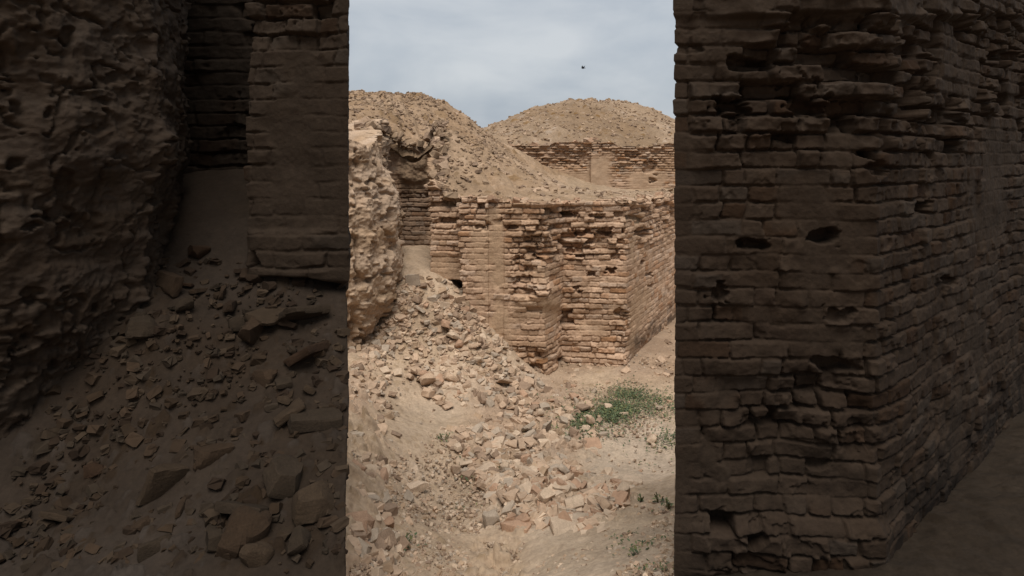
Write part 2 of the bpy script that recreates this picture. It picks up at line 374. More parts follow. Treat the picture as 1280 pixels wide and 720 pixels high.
V, col, seg = wall_sheet(main_pts, st, -.25, 3.75, .0088, ztmain, 11, .081, .262, Emain, mudmain, BUFF, Xmain, tonef=tmain, fold=[.10, .05, .3] + [.42] * 10)
V[..., 1] -= 8.8
parts = split_sheet(V, col, seg, [('recess_wall', [0, 1]), ('pier', [2, 3, 4, 5]), ('groove', [6]), ('buttress', [7, 8, 9]), ('wall_face', [10]), ('end_face', [11, 12])], M_BRICK, mw)
parts[0]['label'] = 'grey, shade-painted brick back wall of the narrow recess'
parts[2]['label'] = 'sand-choked groove between two piers'

# ================================================================ mid left mudbrick cliff
def cliff_sheet(pts, steps, z0, z1, dz, bulge, seed, scale=1.0, clay=1.0, base=MUD, topz=None, chunk=1.0):
    X, Nn, s, seg, cs = poly_samples(pts, steps, .35)
    hs = np.arange(z0, z1, dz)
    u, h = np.meshgrid(s, hs)
    Xg = np.broadcast_to(X, (len(hs),) + X.shape); Ng = np.broadcast_to(Nn, Xg.shape)
    U, H = u / scale, h / scale
    D = bulge(u, h) + scale * (.17 * fbm(U, H, f=.9, o=5, seed=seed, gain=.45) + .018 * fbm(U * .8, H * 6, f=1.3, o=3, seed=seed + 2) + .032 * fbm(U, H, f=5, o=4, seed=seed + 3))
    wu, wh = U + .03 * fbm(U, H, f=6, o=3, seed=seed + 5), H + .03 * fbm(U, H, f=6, o=3, seed=seed + 6)
    b1, i1 = blocks(wu, wh * 1.6, .26, seed + 7, .42, 1.4, turn=.5); b2, i2 = blocks(wu, wh * 1.5, .14, seed + 8, .5, 2.2, turn=.22); b3, i3 = blocks(wu, wh, .06, seed + 9, .6)
    zone = sstep(-.35, .25, fbm(U, H, f=1.1, o=3, seed=seed + 11))
    D = D + scale * chunk * ((.10 * b1) * zone + .05 * b2 * (.35 + .65 * zone) + .012 * b3 + .016 * fbm(U, H, f=22, o=4, seed=seed + 14))
    crack = sstep(.80, .93, 1 - np.abs(fbm(U, H, f=2.2, o=4, seed=seed + 15)))
    D = D - scale * .05 * crack * 1.4 * (1 - (b1 > .1))
    pits = sstep(.66, .80, fbm(U, H, f=3.4, o=3, seed=seed + 12))
    D = D - scale * .11 * pits * (1 - (b1 > .1))
    z = h.copy()
    if topz is not None:
        t = topz(u, np.broadcast_to(X - .22 * Nn, Xg.shape)); over = np.maximum(0, h - t); D = D - np.minimum(over, .5); z = np.where(h > t, t - .1 * over, h)
    V = np.concatenate([Xg + Ng * D[..., None], z[..., None]], -1)
    n = fbm(U, H, f=1.5, o=5, seed=seed + 20)[..., None]
    idn = (np.where(b1 * zone > .12, i1, np.where(b2 > .12, i2, .5)) - .5)[..., None]
    col = base + n * np.array([.045, .038, .03]) + idn * np.array([.12, .10, .08]) + (fbm(U * .7, H * 5, f=1.6, o=3, seed=seed + 21) * .035)[..., None]
    return V, col * clay, seg
cl_pts = [(-7.5, 6.6), (-3.2, 7.5), (-2.15, 7.66), (-1.82, 7.84), (-1.66, 8.3), (-1.9, 9.2), (-2.25, 11.0)]
def cl_bulge(u, h):
    return .14 * sstep(1.1, 1.7, h) * (1 - sstep(2.4, 3.1, h)) - .13 * (1 - sstep(.5, 1.35, h)) - .03 - .05 * np.maximum(0, h - 2.3)
V, col, seg = cliff_sheet(cl_pts, [.10, .02, .012, .011, .012, .025], .25, 4.3, .011, cl_bulge, 201, base=np.array([.370, .262, .178]), topz=lambda u, B: np.minimum(hR(B[0, :, 0], B[0, :, 1])[None] + 0 * u, 3.75) + .03 + .07 * fbm(u, u * 0, f=2, o=3, seed=230))
cl = tag(grid_obj('mudbrick_cliff', V, col, M_EARTH), 'crumbling tan mudbrick cliff with overhanging lumps left of the narrow recess', 'mudbrick ruin')

# ================================================================ hills
back = [(x, y) for x, y in main_pts]
off = [(-2.4, 10.9), (-1.9, 10.80), (-1.6, 10.86), (-1.28, 10.80), (-1.17, 10.0), (-1.09, 9.26), (-.62, 9.22), (-.62, 8.98), (-.4, 8.96), (-.36, 9.12), (-.06, 9.12), (.0, 8.95), (.42, 8.88), (.72, 9.44), (1.66, 9.34), (2.97, 11.85), (4.6, 15.0)]
hpoly = [(-12, 7.2), (-7.5, 7.0), (-3.2, 7.95), (-2.5, 8.0), (-2.15, 8.2), (-2.0, 8.6), (-2.22, 9.3), (-2.42, 10.2)] + off + [(9, 20), (12, 22.3), (12, 22.4), (-12, 30)]
hpoly = hpoly[:-3] + [(13, 22.15), (-1.2, 22.15), (-2, 27), (-12, 27)]
def hill_z(X, Y):
    z = hR(X, Y)
    fl = sstep(.0, .5, 2.62 - z)         # the flat terrace behind the rim is smoother
    b1, i1 = blocks(X, Y, .30, 301, .42); b2, i2 = blocks(X, Y, .13, 311, .5); b3, i3 = blocks(X, Y, .62, 321, .18)
    k = (1 - .6 * fl) * (.25 + .75 * sstep(8.6, 10.2, Y))
    z = z + (.20 * fbm(X, Y, f=.55, o=5, seed=330) + .05 * fbm(X, Y, f=1.8, o=4, seed=333) + .03 * fbm(X, Y, f=4, o=3, seed=331)) * k + k * (.035 * b1 + .03 * b2 + .08 * b3) + (1 - k) * .03 * b2
    z = z - k * .10 * sstep(.72, .97, 1 - np.abs(fbm(X * 1.3 + .5 * Y, Y * .35, f=.8, o=3, seed=366)))
    return z, np.where(b3 > .1, i3, np.where(b1 > .1, i1, np.where(b2 > .1, i2, .5)))
hx = axis((-12, -4.6, .2), (-4.6, 3.2, .026), (3.2, 13, .09)); hy = axis((7.0, 8.3, .05), (8.3, 13, .028), (13, 17.5, .036), (17.5, 27, .09))
X, Y = np.meshgrid(hx, hy)
Z, hid = hill_z(X, Y)
n = fbm(X, Y, f=.8, o=6, seed=340)[..., None]
col = HILLC + n * np.array([.05, .042, .034]) + (hid - .5)[..., None] * np.array([.14, .11, .09])
flat = sstep(.0, .4, 2.60 - Z)[..., None] * .6
col = col * (1 - flat) + (np.array([.325, .238, .160]) + n * .03) * flat
ins = inside(X + .05 * fbm(X, Y, f=4, o=3, seed=346), Y + .07 * fbm(X, Y, f=4, o=3, seed=347), hpoly)
mask = ins[:-1, :-1] | ins[1:, :-1] | ins[:-1, 1:] | ins[1:, 1:]
notch = (X > -2.3) & (X < -1.0) & (Y > 9.2) & (Y < 11.2)
Z = np.where(ins, Z, np.minimum(Z, hR(X, Y)) - np.where(notch, .10 + .06 * fbm(X, Y, f=4, o=2, seed=345), .34))          # the crust breaks off downward at its edge
tag(grid_obj('hill', np.stack([X, Y, Z], -1), col, M_HILL, mask=mask), kind='structure')

hill2 = [hz(*a) for a in [(607, 160, 27), (640, 144, 28), (670, 134, 28.5), (700, 127, 29), (740, 124, 29), (780, 127, 29), (820, 137, 29), (842, 149, 28.5), (880, 165, 28), (940, 180, 28),
    (650, 180, 22.4), (700, 178, 22.4), (740, 174, 22.4), (780, 184, 22.4), (842, 190, 22.4), (900, 192, 22.4), (620, 172, 23), (640, 160, 25), (740, 150, 25.5), (800, 158, 25.5), (842, 172, 25)]]
hill2 += [(-3, 26, 3.4), (-4, 32, 2.5), (3, 37, 3.5), (10, 36, 2), (-1, 36, 3), (13, 25, 2.6)]
h2R = RBF(hill2, 3e-3)
X, Y = np.meshgrid(axis((-4.5, 12, .06)), axis((22.35, 30, .06), (30, 38, .4)))
Z = h2R(X, Y)
def hill2_full(X, Y):
    z = h2R(X, Y)
    b1, i1 = blocks(X, Y, .5, 351, .3); b2, i2 = blocks(X, Y, .24, 361, .4)
    kk = sstep(22.3, 23.6, Y); z = z - .10 * (1 - kk)
    z = z + (.15 + .85 * kk) * .24 * fbm(X, Y * .6, f=.6, o=6, seed=362, gain=.6) - .10 * sstep(.75, .95, 1 - np.abs(fbm(X, Y * .3, f=.6, o=3, seed=366)))
    return z + .11 * b1 + .06 * b2, np.where(b1 > .1, i1, np.where(b2 > .1, i2, .5))
Z, hid2 = hill2_full(X, Y)
n = fbm(X, Y, f=.6, o=6, seed=363)[..., None]
col = HILLC * np.array([.86, .88, .90]) + n * np.array([.05, .042, .034]) + (hid2 - .5)[..., None] * .13
tag(grid_obj('hill', np.stack([X, Y, Z], -1), col, M_HILL), kind='structure')
hill2_z = lambda X, Y: h2R(X, Y)

# far terrace wall set into the second hill
def Efar(u, h, px, py):
    return .15 + .7 * sstep(3.0 - .35, 3.15, h + .25 * fbm(u, h, f=.7, o=3, seed=401)) * (1 - boxm(px, py, 735, 770, 190, 240, 5)) + .5 * boxm(px, py, 660, 735, 178, 212, 8) + .5 * boxm(px, py, 780, 830, 192, 222, 8) * sstep(0, .3, fbm(u, h, f=1, o=2, seed=402))
def mfar(u, h, px, py):
    return boxm(px, py, 736, 762, 196, 240, 5) + .9 * boxm(px, py, 690, 745, 214, 240, 5) + .8 * boxm(px, py, 785, 850, 214, 240, 6) * sstep(-.2, .2, fbm(u, h, f=1.2, o=2, seed=403))
def Xfar(u, h, px, py):
    return -.18 * boxm(px, py, 670, 733, 186, 208, 4) * sstep(-.2, .3, fbm(u, h, f=1.4, o=3, seed=404)) - .25 * PIT(px, py, 812, 208, 8, 8) - .2 * PIT(px, py, 792, 193, 10, 4) - .2 * PIT(px, py, 816, 225, 4, 3)
V, col, seg = wall_sheet([(-1.6, 22.12), (2.75, 22.0), (2.8, 21.85), (12.5, 22.4)], [.035, .03, .035], 1.5, 4.2, .019, lambda u, px: 3.52 + .10 * fbm(u, u * 0, f=.8, o=3, seed=405) + .15 * boxm(px, 0 * px + 5, 690, 770, 0, 10), 41, .088, .32, Efar, mfar, np.array([.335, .222, .145]), Xfar, mudc=np.array([.36, .25, .165]), dj=2.2)
tw = tag(empty('terrace_wall', (2.7, 22, 1.5)), 'low weathered brick terrace wall far back under the rounded hill', 'brick wall')
V[..., 0] -= 2.7; V[..., 1] -= 22; V[..., 2] -= 1.5
split_sheet(V, col, seg, [('weathered_face', [0, 1]), ('plastered_face', [2])], M_BRICK, tw)

# ================================================================ near wall added on the right, dimming painted into its bricks
def Erw(u, h, px, py):
    e = .14 + .10 * fbm(u, h, f=2, o=4, seed=501) + .62 * (1 - sstep(150, 250, py + 40 * fbm(u, h, f=2, o=3, seed=502))) * (1 - .35 * sstep(1090, 1280, px))
    e = e * (1 - .6 * (1 - sstep(845, 880, px)))
    e = e + .42 * sstep(430, 520, py) * sstep(845, 900, px) * (1 - sstep(1070, 1110, px)) * (.6 + .6 * fbm(u, h, f=3, o=3, seed=503)) + .3 * boxm(px, py, 842, 1080, 330, 410, 15) * sstep(-.1, .3, fbm(u, h, f=3, o=3, seed=504))
    return e
def mrw(u, h, px, py):
    return .85 * sstep(.05, .4, fbm(u, h, f=2.2, o=4, seed=511) - .18) + .7 * boxm(px, py, 842, 1090, 545, 640, 15) * sstep(-.2, .2, fbm(u, h, f=3, o=3, seed=512)) + .8 * boxm(px, py, 800, 1300, -60, 16, 6)
def Xrw(u, h, px, py):
    d = 0 * u
    for cx, cy, sx, sy, dep in ((942, 78, 24, 8, .12), (918, 133, 22, 9, .13), (1000, 130, 26, 12, .14), (1032, 295, 20, 9, .12), (945, 303, 22, 7, .10), (1154, 259, 9, 7, .12), (1045, 458, 26, 9, .10), (1185, 350, 10, 6, .07),
                                (1180, 145, 20, 9, .10), (900, 365, 12, 9, .07), (1050, 395, 16, 10, .07), (860, 60, 18, 6, .06), (1130, 60, 30, 5, .06), (1260, 70, 20, 6, .08), (1095, 210, 12, 8, .07)):
        d = d - dep * PIT(px, py, cx, cy, sx, sy)
    d = d + .05 * boxm(px, py, 830, 1300, -80, 22, 4) * (.7 + .5 * fbm(u, h, f=5, o=3, seed=520)) - .045 * boxm(px, py, 842, 1095, 470, 640, 25) * (.6 + .6 * fbm(u, h, f=4, o=3, seed=521))
    return d + .03 * boxm(px, py, 842, 1110, 655, 720, 10)
def trw(u, h, px, py):
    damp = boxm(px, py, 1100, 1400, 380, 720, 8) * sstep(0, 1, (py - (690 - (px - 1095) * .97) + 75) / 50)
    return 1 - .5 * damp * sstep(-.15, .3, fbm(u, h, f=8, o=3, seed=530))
rw_pts = [(1.45, 4.9), (.790, 3.0), (1.768, 2.98), (3.92, 4.72), (6.2, 6.55)]
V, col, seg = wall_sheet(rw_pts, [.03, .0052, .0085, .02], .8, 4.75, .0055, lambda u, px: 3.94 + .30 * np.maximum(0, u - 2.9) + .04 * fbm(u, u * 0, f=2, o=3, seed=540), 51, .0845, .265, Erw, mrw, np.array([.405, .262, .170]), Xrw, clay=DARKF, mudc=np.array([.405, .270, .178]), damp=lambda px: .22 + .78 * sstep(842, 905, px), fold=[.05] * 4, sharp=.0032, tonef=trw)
V -= np.array([1.768, 3.0, 1.0])
rw = tag(empty('ruined_wall', (1.768, 3.0, 1.0)), 'dimmed brick wall corner added close by on the right', 'brick wall')
pp = split_sheet(V, col, seg, [('return_face', [0]), ('front_face', [1]), ('side_face', [2, 3])], M_BRICK, rw)

# ================================================================ added ruin close on the left, its clay colours dimmed
tal_pts = [hz(*a) for a in [(150, 715, 2.0), (430, 712, 2.05), (300, 500, 2.6), (260, 352, 3.1), (265, 225, 3.75), (310, 285, 3.35), (430, 500, 2.65), (434, 385, 3.05), (330, 380, 3.0), (200, 400, 2.8), (195, 340, 3.1),
    (120, 565, 2.45), (20, 625, 2.3), (250, 620, 2.25), (400, 600, 2.3), (170, 480, 2.6), (10, 715, 2.0), (225, 230, 3.7)]]
tal_pts += [(-.3, 1, 1.35), (-2.5, 1, 1.5), (-4, 2.5, 2.0), (-3, 3.6, 2.8), (-1.5, 4.1, 3.05), (-.9, 3.6, 2.5), (-1, 4.4, 2.6), (-2.2, 4.1, 3.0)]
tR = RBF(tal_pts)
def talus_z(X, Y):
    z = tR(X, Y) + .02 * fbm(X, Y, f=3, o=5, seed=601)
    px, py = PX(np.stack([X, Y, z], -1))
    sandy = boxm(px, py, 215, 320, 200, 420, 14)
    k = 1 - .9 * sandy
    b1, i1 = blocks(X, Y, .12, 611, .45); b2, i2 = blocks(X, Y, .05, 612, .55); b3, i3 = blocks(X, Y, .024, 613, .55)
    return z + k * (.035 * b1 + .022 * b2 + .009 * b3), k * (np.where(b1 > .1, i1, np.where(b2 > .1, i2, .5)) - .5)
yy = axis((.9, 1.9, .04), (1.9, 3.9, .0085), (3.9, 4.5, .04))
aa = np.r_[-np.arange(40, 0, -1) / 40., axis((0, 1.75, .0085), (1.75, 3.6, .05))]
A, Y = np.meshgrid(aa, yy)
wob = .010 * fbm(Y, 0 * Y, f=5, o=4, seed=640) - .004
edge = wob + np.where(Y < 3.05, -.2640 * Y, -.2640 * 3.05 - .30 * (Y - 3.05))
X = edge - np.maximum(A, 0)
Z, tid = talus_z(X, Y)
T = np.clip(-A, 0, 1); Zt = Z
Z = Zt * (1 - T) + .05 * T
bq, bi = blocks(Y + .2 * Z, Z * 1.3, .13, 641, .5)
X = X - np.where(T > 0, (.012 + .16 * T + .04 * sstep(0, .08, T)) + .045 * fbm(Y, Z, f=3, o=5, seed=642) * sstep(0, .1, T) - .04 * bq * sstep(0, .06, T), 0)
V = np.stack([X, Y, Z], -1)
n = fbm(X, Y, f=2.5, o=5, seed=620)[..., None]
col = (np.array([.37, .258, .18]) + n * .05 + tid[..., None] * .16) * DARKF  # added slope, dimmed like the ruin above it
tag(grid_obj('added_rubble_slope', V[:, ::-1], col[:, ::-1], M_EARTH), kind='structure')

lw_pts = [(-2.9, 3.95), (-1.42, 3.85), (-1.335, 3.12), (-.822, 3.10), (-1.22, 4.6)]
def Elw(u, h, px, py): return .16 + .1 * fbm(u, h, f=2, o=4, seed=701) + .30 * boxm(px, py, 300, 425, -40, 60, 20) + .25 * boxm(px, py, 300, 440, 285, 380, 12)
def mlw(u, h, px, py): return .8 * sstep(.05, .45, fbm(u, h, f=2, o=4, seed=711) - .2) + .45 * boxm(px, py, 330, 385, 60, 250, 20) * sstep(-.1, .3, fbm(u, h, f=4, o=3, seed=712))
def Xlw(u, h, px, py): return -.22 * sstep(352, 366, py + 10 * vnoise(u * 6, u * 0, u * 0, 3)) * (px > 312) * (px < 470) + .03 * boxm(px, py, 312, 450, 290, 352, 6)
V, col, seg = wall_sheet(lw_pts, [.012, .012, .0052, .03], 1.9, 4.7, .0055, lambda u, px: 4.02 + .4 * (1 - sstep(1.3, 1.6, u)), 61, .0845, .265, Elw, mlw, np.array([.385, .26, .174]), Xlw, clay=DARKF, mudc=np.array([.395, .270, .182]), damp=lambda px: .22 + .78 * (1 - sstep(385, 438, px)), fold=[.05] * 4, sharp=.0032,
                         tonef=lambda u, h, px, py: 1 - .3 * (u < 1.5))  # extra recess shade painted on the rear wall
V -= np.array([-1.1, 3.1, 2.3])
lw = tag(empty('ruined_wall', (-1.1, 3.1, 2.3)), 'dimmed brick pier beside a black recess, added close by on the left', 'brick wall')
split_sheet(V, col, seg, [('recess_wall', [0, 1]), ('pier', [2]), ('return_face', [3])], M_BRICK, lw)

nc_pts = [(-4.6, 1.3), (-2.24, 2.12), (-1.86, 2.50), (-1.70, 2.86), (-1.92, 3.5), (-2.5, 4.1)]
def nc_bulge(u, h): return .05 * sstep(2.6, 2.9, h) - .10 * (1 - sstep(2.0, 2.75, h))
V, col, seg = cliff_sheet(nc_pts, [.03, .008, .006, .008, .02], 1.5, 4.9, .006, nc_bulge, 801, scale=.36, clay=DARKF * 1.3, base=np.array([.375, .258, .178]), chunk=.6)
tag(grid_obj('mudbrick_cliff', V, col, M_EARTH), 'dimmed eroded mudbrick mass added to fill the far left edge', 'mudbrick ruin')

# ================================================================ loose bricks
def make_chunk(kind, k):
    r = np.random.default_rng(900 + k)
    dims = {'whole brick': (1, .62, .30), 'half brick': (.72, .66, .40), 'brick wedge': (.9, .6, .38), 'thin brick slab': (1, .8, .20), 'rounded brick lump': (.8, .7, .6)}[kind]
    n = 6
    me = bpy.data.meshes.new('loose_brick')
    import bmesh
    bm = bmesh.new(); bmesh.ops.create_cube(bm, size=1)
    bmesh.ops.subdivide_edges(bm, edges=bm.edges[:], cuts=4, use_grid_fill=True)
    V = np.array([v.co[:] for v in bm.verts])
    L = V * 2
    p = {'rounded brick lump': 5}.get(kind, 18.0)
    nrm = (np.abs(L) ** p).sum(1) ** (1 / p); V = V / nrm[:, None]
    if kind == 'brick wedge':
        V[:, 1] *= 1 - .65 * (V[:, 0] + .5); V[:, 2] *= 1 - .3 * (V[:, 0] + .5)
    for _ in range(3 if kind in ('whole brick', 'thin brick slab') else 7):       # broken corners
        d = r.normal(size=3); d /= np.linalg.norm(d); cutd = r.uniform(.36, .56) if 'rounded' not in kind else r.uniform(.30, .42)
        t = V @ d - cutd; V = V - np.where(t > 0, t, 0)[:, None] * d * .92
    V = V * np.array(dims)
    o = r.uniform(0, 50, 3)
    q = V * 1.0 + o
    for a in range(3):
        V[:, a] += .045 * dims[a] ** .5 * fbm(q[:, 0] + a * 9, q[:, 1], q[:, 2], f=3.2, o=4, seed=k)
    for v, c in zip(bm.verts, V): v.co = c
    for f in bm.faces: f.smooth = True
    bm.to_mesh(me); bm.free()
    me.materials.append(M_LOOSE)
    try: me.set_sharp_from_angle(angle=math.radians(24))
    except Exception: pass
    return me
KINDS = ['whole brick', 'half brick', 'brick wedge', 'thin brick slab', 'rounded brick lump']
CH = {k: [make_chunk(k, 10 * i + j) for j in range(4)] for i, k in enumerate(KINDS)}
TONES = {'pale': (.47, .355, .255), 'sandy': (.41, .29, .20), 'reddish': (.37, .235, .155), 'dark brown': (.26, .18, .125), 'greyish': (.36, .285, .215), 'clay': (.335, .235, .155)}
LOOSE = ['pale', 'sandy', 'reddish', 'dark brown', 'greyish']
def ray_ground(px, py, fn):
    Y = np.arange(1.5, 13, .01); z = ZC - (py - HY) / F * Y; X = (px - 640) / F * Y
    d = z - fn(X, Y); k = np.argmax(d < 0)
    return X[k], Y[k], z[k]
_gf = lambda X, Y: ground_z(X, Y)
_tf = lambda X, Y: tR(X, Y)
def in_poly(poly):
    xs, ys = zip(*poly)
    while True:
        x, y = random.uniform(min(xs), max(xs)), random.uniform(min(ys), max(ys))
        if inside(np.array([x]), np.array([y]), poly)[0]: return x, y
placed = []
def put_brick(px, py, size, kind, tone, pose, label, group, fn, dark=False, lift=0.0, minsep=.55, yaw=None):
    X, Y, z = ray_ground(px, py, fn)
    for (a, b, c) in placed:
        if math.hypot(a - X, b - Y) < minsep * (c + size) * .5: return None
    placed.append((X, Y, size))
    o = bpy.data.objects.new('loose_brick', random.choice(CH[kind])); COL.objects.link(o)
    thick = {'whole brick': .30, 'half brick': .40, 'brick wedge': .38, 'thin brick slab': .20, 'rounded brick lump': .6}[kind] * size
    rz = random.uniform(0, 6.283) if yaw is None else yaw
    if pose == 'lying flat': rot = (random.uniform(-.12, .12), random.uniform(-.12, .12), rz); up = thick * .30
    elif pose == 'tilted': rot = (random.uniform(.3, .65) * random.choice((-1, 1)), random.uniform(-.3, .3), rz); up = thick * .3 + size * .06
    else: rot = (math.pi / 2 + random.uniform(-.3, .3), random.uniform(-.3, .3), rz); up = size * .20
    o.rotation_euler = rot; o.location = (X, Y, z + up + lift); o.scale = (size,) * 3
    c = np.array(TONES[tone]) * random.uniform(.92, 1.08)
    if dark: c = c * DARKF * np.array([1.12, .98, .84])  # same brick tones, dimmed to go with the added slope
    o.color = (*c, 1)
    tag(o, label, 'loose brick', group)
    return o
GRP = 'broken bricks fallen from the ruins'
zones = [  # where, polygon, count, sizes, tone weights, lift
    ('on the rubble just below the sandy recess', [(488, 345), (530, 352), (572, 380), (562, 425), (520, 412), (492, 392)], 24, (.10, .22), (3, 6, 2, 4, 3)),
    ('piled against the foot of the left pier', [(556, 366), (580, 380), (606, 408), (634, 440), (612, 462), (575, 445), (550, 405)], 34, (.10, .23), (3, 6, 2, 4, 3)),
    ('heaped at the left foot of the buttress', [(606, 440), (640, 446), (676, 474), (690, 496), (645, 498), (604, 472)], 30, (.09, .22), (3, 6, 2, 4, 3)),
    ('along the lower fringe of the upper heap', [(505, 452), (575, 462), (655, 500), (640, 516), (560, 512), (512, 478)], 28, (.09, .25), (3, 6, 2, 4, 3)),
    ('on the reddish ground in front of the buttress', [(650, 502), (705, 478), (745, 500), (742, 535), (700, 562), (636, 545)], 30, (.08, .20), (3, 4, 5, 3, 2)),
    ('in the scatter left of the front heap', [(556, 548), (636, 545), (655, 572), (606, 602), (566, 592)], 25, (.07, .16), (3, 5, 2, 3, 3)),
    ('on the upper part of the front heap', [(588, 592), (640, 578), (706, 578), (742, 602), (664, 618), (600, 612)], 32, (.08, .18), (7, 5, 2, 1, 2)),
    ('on the lower part of the front heap', [(612, 616), (716, 612), (800, 606), (768, 640), (738, 664), (690, 655), (640, 640)], 40, (.08, .19), (8, 5, 2, 1, 1)),
    ('on the pale open ground near the green weeds', [(735, 482), (838, 494), (838, 570), (765, 592), (725, 545)], 15, (.06, .16), (5, 4, 1, 2, 3)),
    ('at the foot of the crumbling cliff', [(441, 438), (486, 448), (482, 505), (444, 500)], 12, (.08, .20), (2, 5, 2, 4, 3)),
    ('on the eroded bank at lower left', [(441, 540), (486, 560), (500, 690), (444, 710)], 12, (.08, .22), (2, 4, 4, 4, 3)),
]
dzones = [
    ('on the dark slope below the black recess', [(160, 345), (235, 300), (330, 350), (320, 420), (170, 440)], 14, (.07, .19), (2, 4, 2, 3, 3)),
    ('on the dark slope below the dark pier', [(300, 400), (402, 390), (408, 540), (340, 520)], 12, (.08, .22), (3, 4, 2, 3, 3)),
    ('low on the dark slope', [(30, 610), (200, 560), (395, 570), (392, 700), (60, 705)], 14, (.08, .22), (3, 4, 2, 3, 3)),
]
DT = {'pale': 'lighter', 'sandy': 'umber', 'reddish': 'rust-dark', 'dark brown': 'blackish', 'greyish': 'charcoal'}  # label words for the dimmed tones
POSES = ['lying flat', 'tilted', 'on edge']
def fill(zs, fn, dark):
    for where, poly, cnt, (s0, s1), tw_ in zs:
        used = set(); done = 0; tries = 0
        while done < cnt and tries < cnt * 25:
            tries += 1
            tone = random.choices(LOOSE, tw_)[0]; kind = random.choices(KINDS, (4, 5, 3, 2, 3))[0]; pose = random.choices(POSES, (4, 5, 2))[0]
            size = s0 + (s1 - s0) * random.random() ** 1.5
            word = 'large' if size > s0 + .62 * (s1 - s0) else ('small' if size < s0 + .2 * (s1 - s0) else 'mid-sized')
            key = (tone, kind, pose, word)
            if key in used: continue
            x, y = in_poly(poly)
            lab = f"{word} {DT[tone] if dark else tone.replace('dark brown', 'brown')} {kind} {pose} {where}"
            if put_brick(x, y, size, kind, tone, pose, lab, GRP if not dark else 'dimmed bricks on the added near slope', fn, dark, lift=random.random() * .35 * size * (0 if cnt < 20 else 1) if done > cnt * .5 else 0, minsep=.62 if done < cnt * .7 else .4):
                used.add(key); done += 1
# hand-placed bricks the eye finds first
hand = [(712, 672 - 10, 0.26, 'thin brick slab', 'pale', 'lying flat', 'largest flat pale slab at the front edge of the front heap', .2), (745, 664 - 8, 0.17, 'thin brick slab', 'pale', 'lying flat', 'pale slab right beside the largest slab of the front heap', .8),
        (614, 655, 0.17, 'half brick', 'greyish', 'on edge', 'grey upright stone standing alone before the front heap', .5), (645, 662, 0.23, 'whole brick', 'reddish', 'lying flat', 'orange-brown long brick beside the grey upright stone', -.4),
        (522, 612, 0.23, 'brick wedge', 'pale', 'lying flat', 'pale wedge half buried alone in the middle of the path', .6), (617, 610, 0.17, 'whole brick', 'pale', 'tilted', 'long pale brick pointing uphill on the left edge of the front heap', 1.1),
        (718, 634, 0.21, 'half brick', 'pale', 'tilted', 'big pale squared block in the middle of the front heap', .15), (660, 594, 0.20, 'whole brick', 'pale', 'tilted', 'big pale brick crowning the front heap', -.7),
        (750, 628, 0.17, 'brick wedge', 'pale', 'on edge', 'pale pointed brick upright on the right of the front heap', .3), (606, 590, 0.21, 'whole brick', 'pale', 'lying flat', 'long pale brick at the upper left tip of the front heap', .3),
        (521, 465, 0.23, 'whole brick', 'sandy', 'lying flat', 'long sandy brick lying apart on the slope at the heap edge', -.5), (512, 392, 0.18, 'half brick', 'greyish', 'tilted', 'square grey-brown brick on the talus under the recess', .7),
        (548, 466, 0.17, 'whole brick', 'pale', 'lying flat', 'pale brick just right of the long sandy brick', 0.1), (472, 505, 0.17, 'whole brick', 'sandy', 'lying flat', 'flat sandy brick alone on the left side of the path', -.3),
        (741, 558, 0.18, 'thin brick slab', 'reddish', 'tilted', 'reddish slab tipped over on the pale ground above the front heap', .2), (780, 520, 0.11, 'brick wedge', 'pale', 'on edge', 'small pale upright stone on the bare pale ground', .2),
        (462, 680, 0.15, 'rounded brick lump', 'greyish', 'tilted', 'round grey lump in the eroded lower left bank', .2), (445, 662, 0.20, 'half brick', 'reddish', 'tilted', 'red-brown block at the left end of the eroded bank', .5)]
for hx_, hy_, sz, kd, tn, ps, lb, yw in hand: put_brick(hx_, hy_, sz, kd, tn, ps, lb, GRP, _gf, yaw=yw, minsep=.1)
fill(zones, _gf, False)
fill(dzones, _tf, True)

